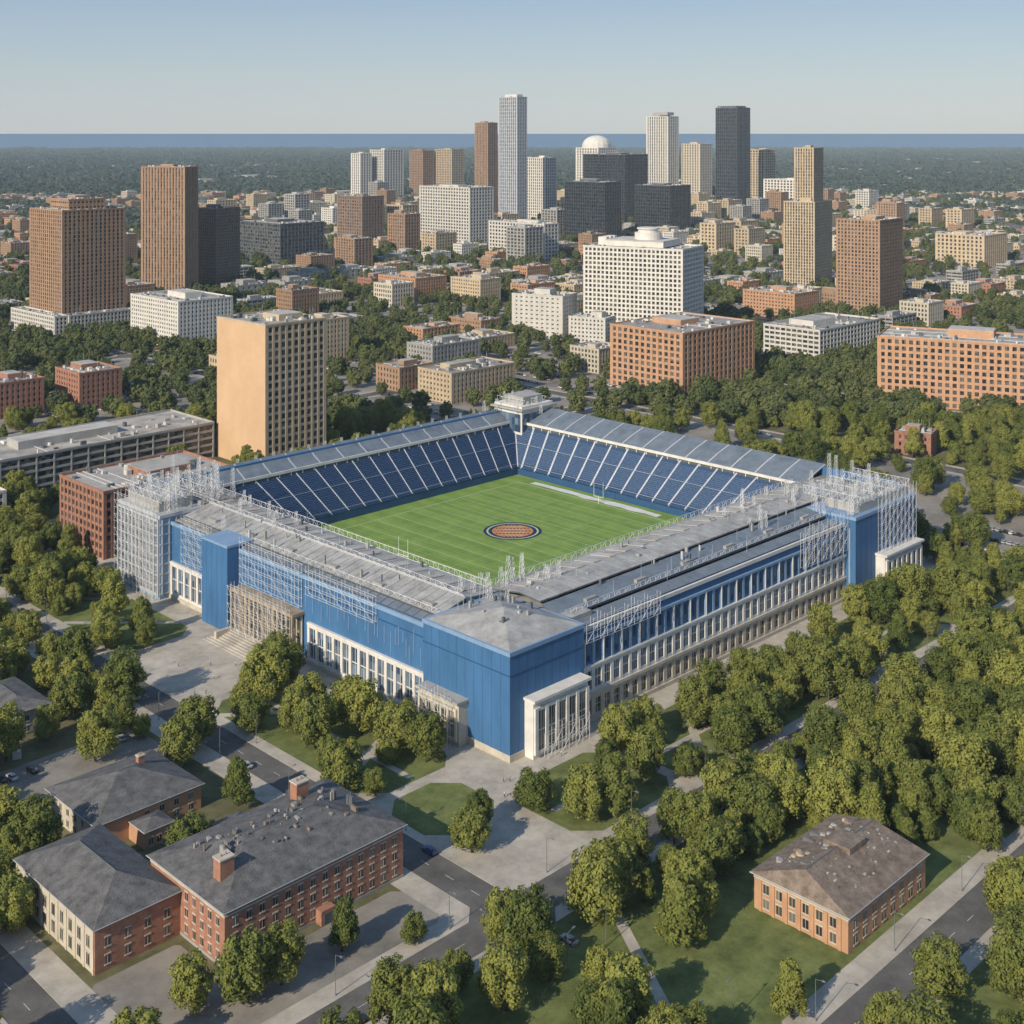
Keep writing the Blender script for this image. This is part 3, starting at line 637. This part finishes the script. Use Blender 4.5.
for q,nm in((pv,'pavement'),(lw,'lawn'),(lt,'urban_lot'),(pk,'woodland_floor'),(mk,'road_markings')): q.build(nm,None,(OX,OY,0),R45)
# ---------------------------------------------------------------- trees
def leaves(P,Nn,s,r_):
    n=len(P); rv=r_.normal(size=(n,3)); t1=np.cross(Nn,rv); t1/=np.linalg.norm(t1,axis=1)[:,None]+1e-9; t2=np.cross(Nn,t1)
    s=s[:,None]; a=t1*s; b_=t2*s*.7
    return np.stack([P-a,P-b_,P+a,P+b_],1).reshape(-1,3)
def tree_mesh(seed,H,R,nl,ls,leaf,shape=0,limbs=True,ncl=18):
    r_=np.random.default_rng(seed); mb=MB(); rr=random.Random(seed)
    lean=r_.normal(size=2)*.4; th=H*.62
    mb.tube((0,0,0),(lean[0]*.5,lean[1]*.5,th*.5),.34*H/14,.24*H/14,7,'bark'); mb.tube((lean[0]*.5,lean[1]*.5,th*.5),(lean[0],lean[1],th),.24*H/14,.12,7,'bark')
    cl=[]
    for i in range(ncl):
        f=((i+.5)/ncl); z=H*(.2+.7*f)+rr.uniform(-.4,.4); env=math.sqrt(max(.05,1-((f-.42)/.66)**2)) if shape==0 else (1.0-.72*f)
        a=i*2.4+rr.uniform(-.6,.6); rad=R*env*rr.uniform(.5,.88); cr=R*rr.uniform(.18,.31)*(.7+.35*env)
        cl.append((rad*math.cos(a)+lean[0],rad*math.sin(a)+lean[1],z,cr))
    for i in range(5): cl.append((lean[0]+rr.uniform(-.6,.6),lean[1]+rr.uniform(-.6,.6),H*(.36+.1*i),R*(.7-.09*i)))
    cl=np.array(cl)
    if limbs:
        for c in cl[:ncl:3]:
            z0=min(th,max(H*.15,c[2]*.55)); mb.tube((lean[0]*z0/th,lean[1]*z0/th,z0),(c[0]*.85,c[1]*.85,c[2]),.13*H/14,.04,5,'bark')
    wgt=cl[:,3]**1.8; idx=r_.choice(len(cl),nl,p=wgt/wgt.sum())
    d=r_.normal(size=(nl,3)); d[:,2]=d[:,2]+.15; d/=np.linalg.norm(d,axis=1)[:,None]
    rad=cl[idx,3]*(.6+.55*r_.random(nl)); P=cl[idx,:3]+d*rad[:,None]*np.array([1,1,.9])
    out=P-np.array([lean[0],lean[1],H*.45]); out/=np.linalg.norm(out,axis=1)[:,None]+1e-6
    Nn=d*.65+out*.5+r_.normal(size=(nl,3))*.4; Nn/=np.linalg.norm(Nn,axis=1)[:,None]
    V=leaves(P,Nn,ls*r_.uniform(.6,1.3,nl),r_)
    o=len(mb.v); mi=mb.mi(leaf); mb.v+=[tuple(x) for x in V.tolist()]
    mb.f+=[(o+4*i,o+4*i+1,o+4*i+2,o+4*i+3) for i in range(nl)]; mb.m+=[mi]*nl
    return mb.mesh('deciduous_tree')
near=[tree_mesh(100+i,H,R,8500,.33,'leaf',shape=sh_,ncl=nc) for i,(H,R,sh_,nc) in enumerate([(13.5,5.6,0,42),(15,6,0,48),(12,5.2,0,38),(15,5,1,42),(13,6.2,0,46),(15.5,5.6,0,48)])]
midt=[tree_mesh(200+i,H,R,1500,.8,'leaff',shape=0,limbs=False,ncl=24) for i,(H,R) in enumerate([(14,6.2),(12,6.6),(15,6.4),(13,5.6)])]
rt=random.Random(3)
def addtree(u,v,s=None,k=None):
    X,Y=W(u,v); me=near[k if k is not None else rt.randrange(6)]; s=s or rt.choice([rt.uniform(.5,.8),rt.uniform(.85,1.15),rt.uniform(.95,1.3)])
    place(me,'deciduous_tree',(X,Y,.1),rt.uniform(0,6.28),None,(s*rt.uniform(.92,1.1),s*rt.uniform(.92,1.1),s*rt.uniform(.9,1.1)))
def onroad(u,v): return min(abs(u-x) for x in UL)<7 or min(abs(v-x) for x in VL)<7
def dens(u,v):
    if -46<u<256 and -46<v<301:
        if u<-12:
            if 92<v<146 or -12<v<8: return 0
            if v<-12: return .25
            return .46 if v<235 else .5
        if v<-12: return .6 if u>20 else .35
        if u>240: return .55
        return .45 if v>232 else 0
    if -60>v>-121:
        if (u+36)**2+(v+102)**2<170: return .0
        if u<-40 and v>-100: return .5
        if v<-106 and -34<u<50: return .04
        if v<-84 and -22<u<-8: return .3
        if u>52: return .9
        if u>-10: return .85
        return .85 if u>-118 else .5
    if v<-134:
        if -70<u<60: return .5
        return .68
    if u<-60 and v>-46:
        if -140<u and v<40: return .45 if (u>-64 or v>12) else .14
        if v>66 and v<98 and u>-135: return .3
        return .5
    return 0
cnt=0
sp_=8.6
for i in range(-32,40):
    for j in range(-34,40):
        u=i*sp_+rt.uniform(-3,3); v=j*sp_+rt.uniform(-3,3); X,Y=W(u,v)
        if u>256 or v>301 or Y<238 or abs(X)>.45*Y+60: continue
        if onroad(u,v) or rt.random()>dens(u,v) or blocked(X,Y,5.2): continue
        addtree(u,v); cnt+=1
for (u,v) in((-104,-36),(-122,-30),(-88,-36),(-136,22),(-136,36)): addtree(u,v,.85)
pts={0:[],1:[],2:[],3:[]}; nn=0
for (u0,u1,v0,v1,dn,Y0) in treeblk:
    if Y0>2500 : sp2=17
    elif Y0>1500: sp2=14
    else: sp2=9.5
    nu,nv=int((u1-u0)/sp2),int((v1-v0)/sp2)
    ph=rt.uniform(.7,1.15)
    for i in range(nu+1):
        for j in range(nv+1):
            edge=i in(0,nu) or j in(0,nv)
            if rt.random()>(max(dn,.4) if edge else dn)*ph: continue
            u=min(u1,u0+i*sp2+rt.uniform(-3,3)); v=min(v1,v0+j*sp2+rt.uniform(-3,3)); X,Y=W(u,v)
            if Y<560 or abs(X)>.46*Y+150 or blocked(X,Y,5): continue
            if Y<800 and abs(X)<.42*Y+30: addtree(u,v); cnt+=1
            else: pts[rt.randrange(4)].append((X,Y,rt.uniform(.65,1.15)*(1 if Y<1500 else 1.15))); nn+=1
def instancer(name,me,P,ang=None,z=.1,child='tree_crown'):
    v=[];f=[]
    for (X,Y,s) in P:
        a=rt.uniform(0,6.28) if ang is None else ang; o=len(v)
        for k in range(4): t=a+k*math.pi/2; v.append((X+s*C*math.cos(t),Y+s*C*math.sin(t),z))
        f.append((o,o+1,o+2,o+3))
    m_=bpy.data.meshes.new(name); m_.from_pydata(v,[],f); ob=place(m_,name); ob.instance_type='FACES'; ob.use_instance_faces_scale=True
    ob.show_instancer_for_render=False; ob.show_instancer_for_viewport=False
    place(me,child,parent=ob); return ob
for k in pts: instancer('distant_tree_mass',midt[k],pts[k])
def grove(seed):
    r_=np.random.default_rng(seed); mb=MB(); A=[];B=[];S=[]
    for i in range(16):
        c=np.array([r_.uniform(-38,38),r_.uniform(-38,38),r_.uniform(4,8)]); R=r_.uniform(5,10); n=70
        d=r_.normal(size=(n,3)); d[:,2]=abs(d[:,2]); d/=np.linalg.norm(d,axis=1)[:,None]
        A.append(c+d*np.array([R,R,R*.8])*r_.uniform(.8,1.1,(n,1))); N_=d+r_.normal(size=(n,3))*.3; B.append(N_/np.linalg.norm(N_,axis=1)[:,None]); S.append(r_.uniform(1.5,3,n))
    V=leaves(np.concatenate(A),np.concatenate(B),np.concatenate(S),r_); n=len(V)//4
    mb.mi('leafh'); mb.v=[tuple(x) for x in V.tolist()]; mb.f=[(4*i,4*i+1,4*i+2,4*i+3) for i in range(n)]; mb.m=[0]*n
    return mb.mesh('grove')
for k in range(3):
    P=[]
    for i in range(1900):
        Y=2300+11300*rt.random()**1.25; X=rt.uniform(-.52,.52)*Y
        if Y<3600 and -700<X<900: continue
        if blocked(X,Y,30): continue
        P.append((X,Y,rt.uniform(.8,1.3)*(1+.00009*Y)))
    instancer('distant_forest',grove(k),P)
hs=MB(); rh=random.Random(11); cols=['cream','tan','roofl','brick','grey','white','white']
for i in range(4200):
    Y=2000+8500*rh.random()**1.4; X=rh.uniform(-.5,.5)*Y
    if rh.random()<.35 and X<0: continue
    if blocked(X,Y,25): continue
    a_=rh.choice([0,1.57])+R45; w_,d_,h=rh.uniform(8,24),rh.uniform(7,16),rh.uniform(4,10)
    if rh.random()<.08: w_*=2.4;d_*=2;h*=1.4
    if Y>4500: w_*=1.3;h*=1.4
    c,s=math.cos(a_),math.sin(a_); T=lambda x,y,z:(X+x*c-y*s,Y+x*s+y*c,z)
    k=rh.choice(cols); k2=rh.choice(['roof','roofl','roofd','roofl','bshingle'])
    b0=[T(-w_,-d_,0),T(w_,-d_,0),T(w_,d_,0),T(-w_,d_,0)]; b1=[(x,y,h) for x,y,_ in b0]
    hs.add(b0+b1,[(0,1,5,4),(1,2,6,5),(2,3,7,6),(3,0,4,7)],k)
    rg=[T(-w_*.8,0,h+3),T(w_*.8,0,h+3)]
    hs.add(b1+rg,[(0,1,5,4),(1,2,5),(2,3,4,5),(3,0,4)],k2)
hs.build('distant_suburb_houses')
# ---------------------------------------------------------------- cars, lamps, people
def carmat(n,c): M[n]=mat(n,c,rough=.3,var=.02,spec=.6)
for n_,c_ in(('car_paint_white',(.6,.6,.6)),('car_paint_black',(.02,.02,.025)),('car_paint_red',(.22,.04,.03)),('car_paint_silver',(.35,.36,.38)),('car_paint_blue',(.03,.07,.2))): carmat(n_,c_)
def car(pk_):
    mb=MB(); prof=[(-2.2,.35),(2.2,.35),(2.25,.7),(2.1,.9),(1.1,1.0),(-1.7,1.02),(-2.2,.95),(-2.28,.6)]; n=len(prof)
    mb.add([(x,-.88,z) for x,z in prof]+[(x,.88,z) for x,z in prof],[tuple(range(n)),tuple(range(n,2*n))[::-1]]+[(i,n+i,n+(i+1)%n,(i+1)%n) for i in range(n)],pk_)
    lo=[(1.15,-.8,.98),(1.15,.8,.98),(-1.75,.8,.98),(-1.75,-.8,.98)]; hi=[(.45,-.65,1.42),(.45,.65,1.42),(-1.05,.65,1.42),(-1.05,-.65,1.42)]
    mb.add(lo+hi,[(0,1,5,4),(1,2,6,5),(2,3,7,6),(3,0,4,7)],'glass'); mb.box(-1.07,-.66,1.4,.47,.66,1.47,pk_)
    for x in(-1.4,1.4):
        for y in(-.93,.73): mb.tube((x,y,.33),(x,y+.2,.33),.33,.33,12,'tyre')
    for y in(-.75,.45): mb.box(2.18,y,.62,2.27,y+.3,.78,'lamp'); mb.box(-2.3,y,.65,-2.2,y+.3,.82,'car_paint_red')
    return mb.mesh('parked_car')
cars=[car(k) for k in('car_paint_white','car_paint_black','car_paint_silver','car_paint_blue','car_paint_silver','car_paint_black')]
for k in range(3): instancer('car_park_vehicles',cars[k],[(x,y,1.0) for x,y in lotcars[k]],ang=R45-math.pi*.75+math.pi/2,z=.17,child='parked_car')
rc=random.Random(4)
def putcar(u,v,a): 
    X,Y=W(u,v); place(rc.choice(cars),'parked_car',(X,Y,.02 if min(abs(u-x) for x in UL)<5 or min(abs(v-x) for x in VL)<5 else .17),a)
for ul in(-145,-52):
    for v in range(-230,300,7):
        if rc.random()<.17 and min(abs(v-x) for x in VL)>12: putcar(ul+rc.choice([-3.8,3.8,1.8]),v,R45+math.pi/2)
for vl in(-128,-53):
    for u in range(-240,300,7):
        if rc.random()<.16 and min(abs(u-x) for x in UL)>12: putcar(u,vl+rc.choice([-3.8,3.8,-1.8]),R45)
for i in range(10): putcar(-128+i*2.9,-31 ,R45+1.57) if rc.random()<.5 else None
for i in range(18): putcar(-124+i*3,74,R45+1.57) if rc.random()<.4 else None; putcar(-124+i*3,90,R45+1.57) if rc.random()<.3 else None
for ul in(262,395): 
    for v in range(0,700,8):
        if rc.random()<.3 and min(abs(v-x) for x in VL)>12: putcar(ul+rc.choice([-3.6,3.6]),v,R45+1.57)
mb=MB(); mb.tube((0,0,0),(0,0,.5),.2,.14,8,'pole'); mb.tube((0,0,.5),(0,0,8.5),.1,.06,8,'pole'); mb.tube((0,0,8.4),(1.8,0,8.9),.05,.04,6,'pole')
mb.box(1.5,-.16,8.82,2.3,.16,8.98,'pole'); mb.box(1.6,-.12,8.77,2.2,.12,8.82,'lamp'); lam=mb.mesh('street_lamp')
for u in range(-130,250,32):
    if min(abs(u-x) for x in UL)>12: 
        for v,a in((-46.8,-1.57),(-59.2,1.57),(-121.8,-1.57)): X,Y=W(u,v); place(lam,'street_lamp',(X,Y,.14),R45+a)
for v in range(-110,290,34):
    if min(abs(v-x) for x in VL)>12:
        for u,a in((-45.8,3.14),(-58.2,0)): X,Y=W(u,v); place(lam,'street_lamp',(X,Y,.14),R45+a)
m,N,L,b=nodes('walker_clothes'); tc=N.new('ShaderNodeTexCoord'); sp=N.new('ShaderNodeSeparateXYZ'); L.new(tc.outputs['Object'],sp.inputs[0])
r=N.new('ShaderNodeValToRGB'); r.color_ramp.interpolation='CONSTANT'; e=r.color_ramp.elements
dv=N.new('ShaderNodeMath'); dv.operation='DIVIDE'; dv.inputs[1].default_value=2; L.new(sp.outputs['Z'],dv.inputs[0]); L.new(dv.outputs[0],r.inputs['Fac'])
e[0].position=0; e[0].color=(.02,.02,.02,1); e[1].position=.05; e[1].color=(.04,.05,.1,1); x=e.new(.47); x.color=(.45,.42,.4,1); x=e.new(.735); x.color=(.4,.24,.17,1); x=e.new(.85); x.color=(.05,.03,.02,1)
L.new(r.outputs['Color'],b.inputs['Base Color'])
pvx=[((0,0,.95),.14),((0,0,1.2),.15),((0,0,1.42),.15),((0,0,1.52),.06),((.01,0,1.62),.1),((.01,0,1.72),.09),
 ((0,.1,.9),.1),((.14,.1,.5),.07),((.05,.1,.09),.05),((.2,.1,.04),.045),((0,-.1,.9),.1),((-.05,-.1,.5),.07),((-.3,-.1,.14),.05),((-.2,-.1,.04),.045),
 ((0,.2,1.4),.065),((-.08,.25,1.13),.05),((.04,.26,.88),.04),((0,-.2,1.4),.065),((.04,-.25,1.13),.05),((.2,-.25,.93),.04)]
ed=[(0,1),(1,2),(2,3),(3,4),(4,5),(0,6),(6,7),(7,8),(8,9),(0,10),(10,11),(11,12),(12,13),(2,14),(14,15),(15,16),(2,17),(17,18),(18,19)]
pm=bpy.data.meshes.new('pedestrian'); pm.from_pydata([p for p,_ in pvx],ed,[]); pm.materials.append(m)
for (u,v) in((-9,-9),(-10.5,-8),(-12,14),(-8,44),(-22,98),(-19,112),(-25,118),(-9,66),(12,-9),(34,-9),(-30,108),(-16,-14),(-5,-13),(-33,125),(-38,100)):
    X,Y=W(u,v); o=place(pm,'pedestrian',(X,Y,.14),rt.uniform(0,6.28)); o.modifiers.new('s','SKIN')
    for i,(_,rd) in enumerate(pvx): o.data.skin_vertices[0].data[i].radius=(rd,rd)
    o.data.skin_vertices[0].data[0].use_root=True; o.modifiers.new('b','SUBSURF').render_levels=1
# ---------------------------------------------------------------- haze volume
hz=MB(); hz.box(-9000,-300,-5,9000,15000,420,'white'); ho=hz.build('haze')
m=bpy.data.materials.new('haze_air'); m.use_nodes=True; N=m.node_tree.nodes; L=m.node_tree.links; N.remove(N['Principled BSDF'])
vs_=N.new('ShaderNodeVolumeScatter'); vs_.inputs['Color'].default_value=(.66,.84,1,1); vs_.inputs['Density'].default_value=3.8e-5; vs_.inputs['Anisotropy'].default_value=-.1
L.new(vs_.outputs[0],N['Material Output'].inputs['Volume']); ho.data.materials.clear(); ho.data.materials.append(m)
# ---------------------------------------------------------------- light, sky, camera
el=math.radians(29); sd=Vector((-.62,-.785,0)).normalized()
sun=bpy.data.lights.new('sun','SUN'); sun.energy=5; sun.angle=math.radians(.5); sun.color=(1,.89,.72)
so=bpy.data.objects.new('sun',sun); scene.collection.objects.link(so)
dirv=Vector((-sd.x*math.cos(el),-sd.y*math.cos(el),-math.sin(el))); so.rotation_euler=dirv.to_track_quat('-Z','Y').to_euler()
wd=bpy.data.worlds.new('World'); scene.world=wd; wd.use_nodes=True; N=wd.node_tree.nodes; L=wd.node_tree.links
sk=N.new('ShaderNodeTexSky'); sk.sky_type='NISHITA'; sk.sun_disc=False; sk.sun_elevation=el; sk.sun_rotation=math.atan2(sd.x,sd.y)%(2*math.pi)
sk.altitude=100; sk.air_density=1; sk.dust_density=.7; sk.ozone_density=1.5
tc=N.new('ShaderNodeTexCoord'); sp=N.new('ShaderNodeSeparateXYZ'); L.new(tc.outputs['Generated'],sp.inputs[0])
rp=N.new('ShaderNodeValToRGB'); e=rp.color_ramp.elements; e[0].position=0; e[0].color=(.84,.95,1.0,1); e[1].position=.12; e[1].color=(.42,.62,.9,1); x=e.new(.6); x.color=(.27,.47,.85,1)
L.new(sp.outputs['Z'],rp.inputs['Fac'])
sc_=N.new('ShaderNodeVectorMath'); sc_.operation='SCALE'; sc_.inputs['Scale'].default_value=5.6; L.new(rp.outputs['Color'],sc_.inputs[0])
mx=N.new('ShaderNodeMix'); mx.data_type='RGBA'; mx.inputs[0].default_value=.75
L.new(sk.outputs['Color'],mx.inputs[6]); L.new(sc_.outputs[0],mx.inputs[7])
L.new(mx.outputs[2],N['Background'].inputs['Color']); N['Background'].inputs['Strength'].default_value=.115
cam=bpy.data.cameras.new('camera'); cam.sensor_width=36; cam.lens=36*1304/1024; cam.shift_y=-(512-133)/1024; cam.clip_start=1; cam.clip_end=600000
co=bpy.data.objects.new('camera',cam); scene.collection.objects.link(co); co.location=(0,0,180); co.rotation_euler=(math.radians(90),0,0); scene.camera=co
scene.view_settings.view_transform='Standard'; scene.view_settings.look='None'; scene.view_settings.exposure=0
print('trees',cnt,nn,'buildings',len(foot),'lotcars',sum(map(len,lotcars)))
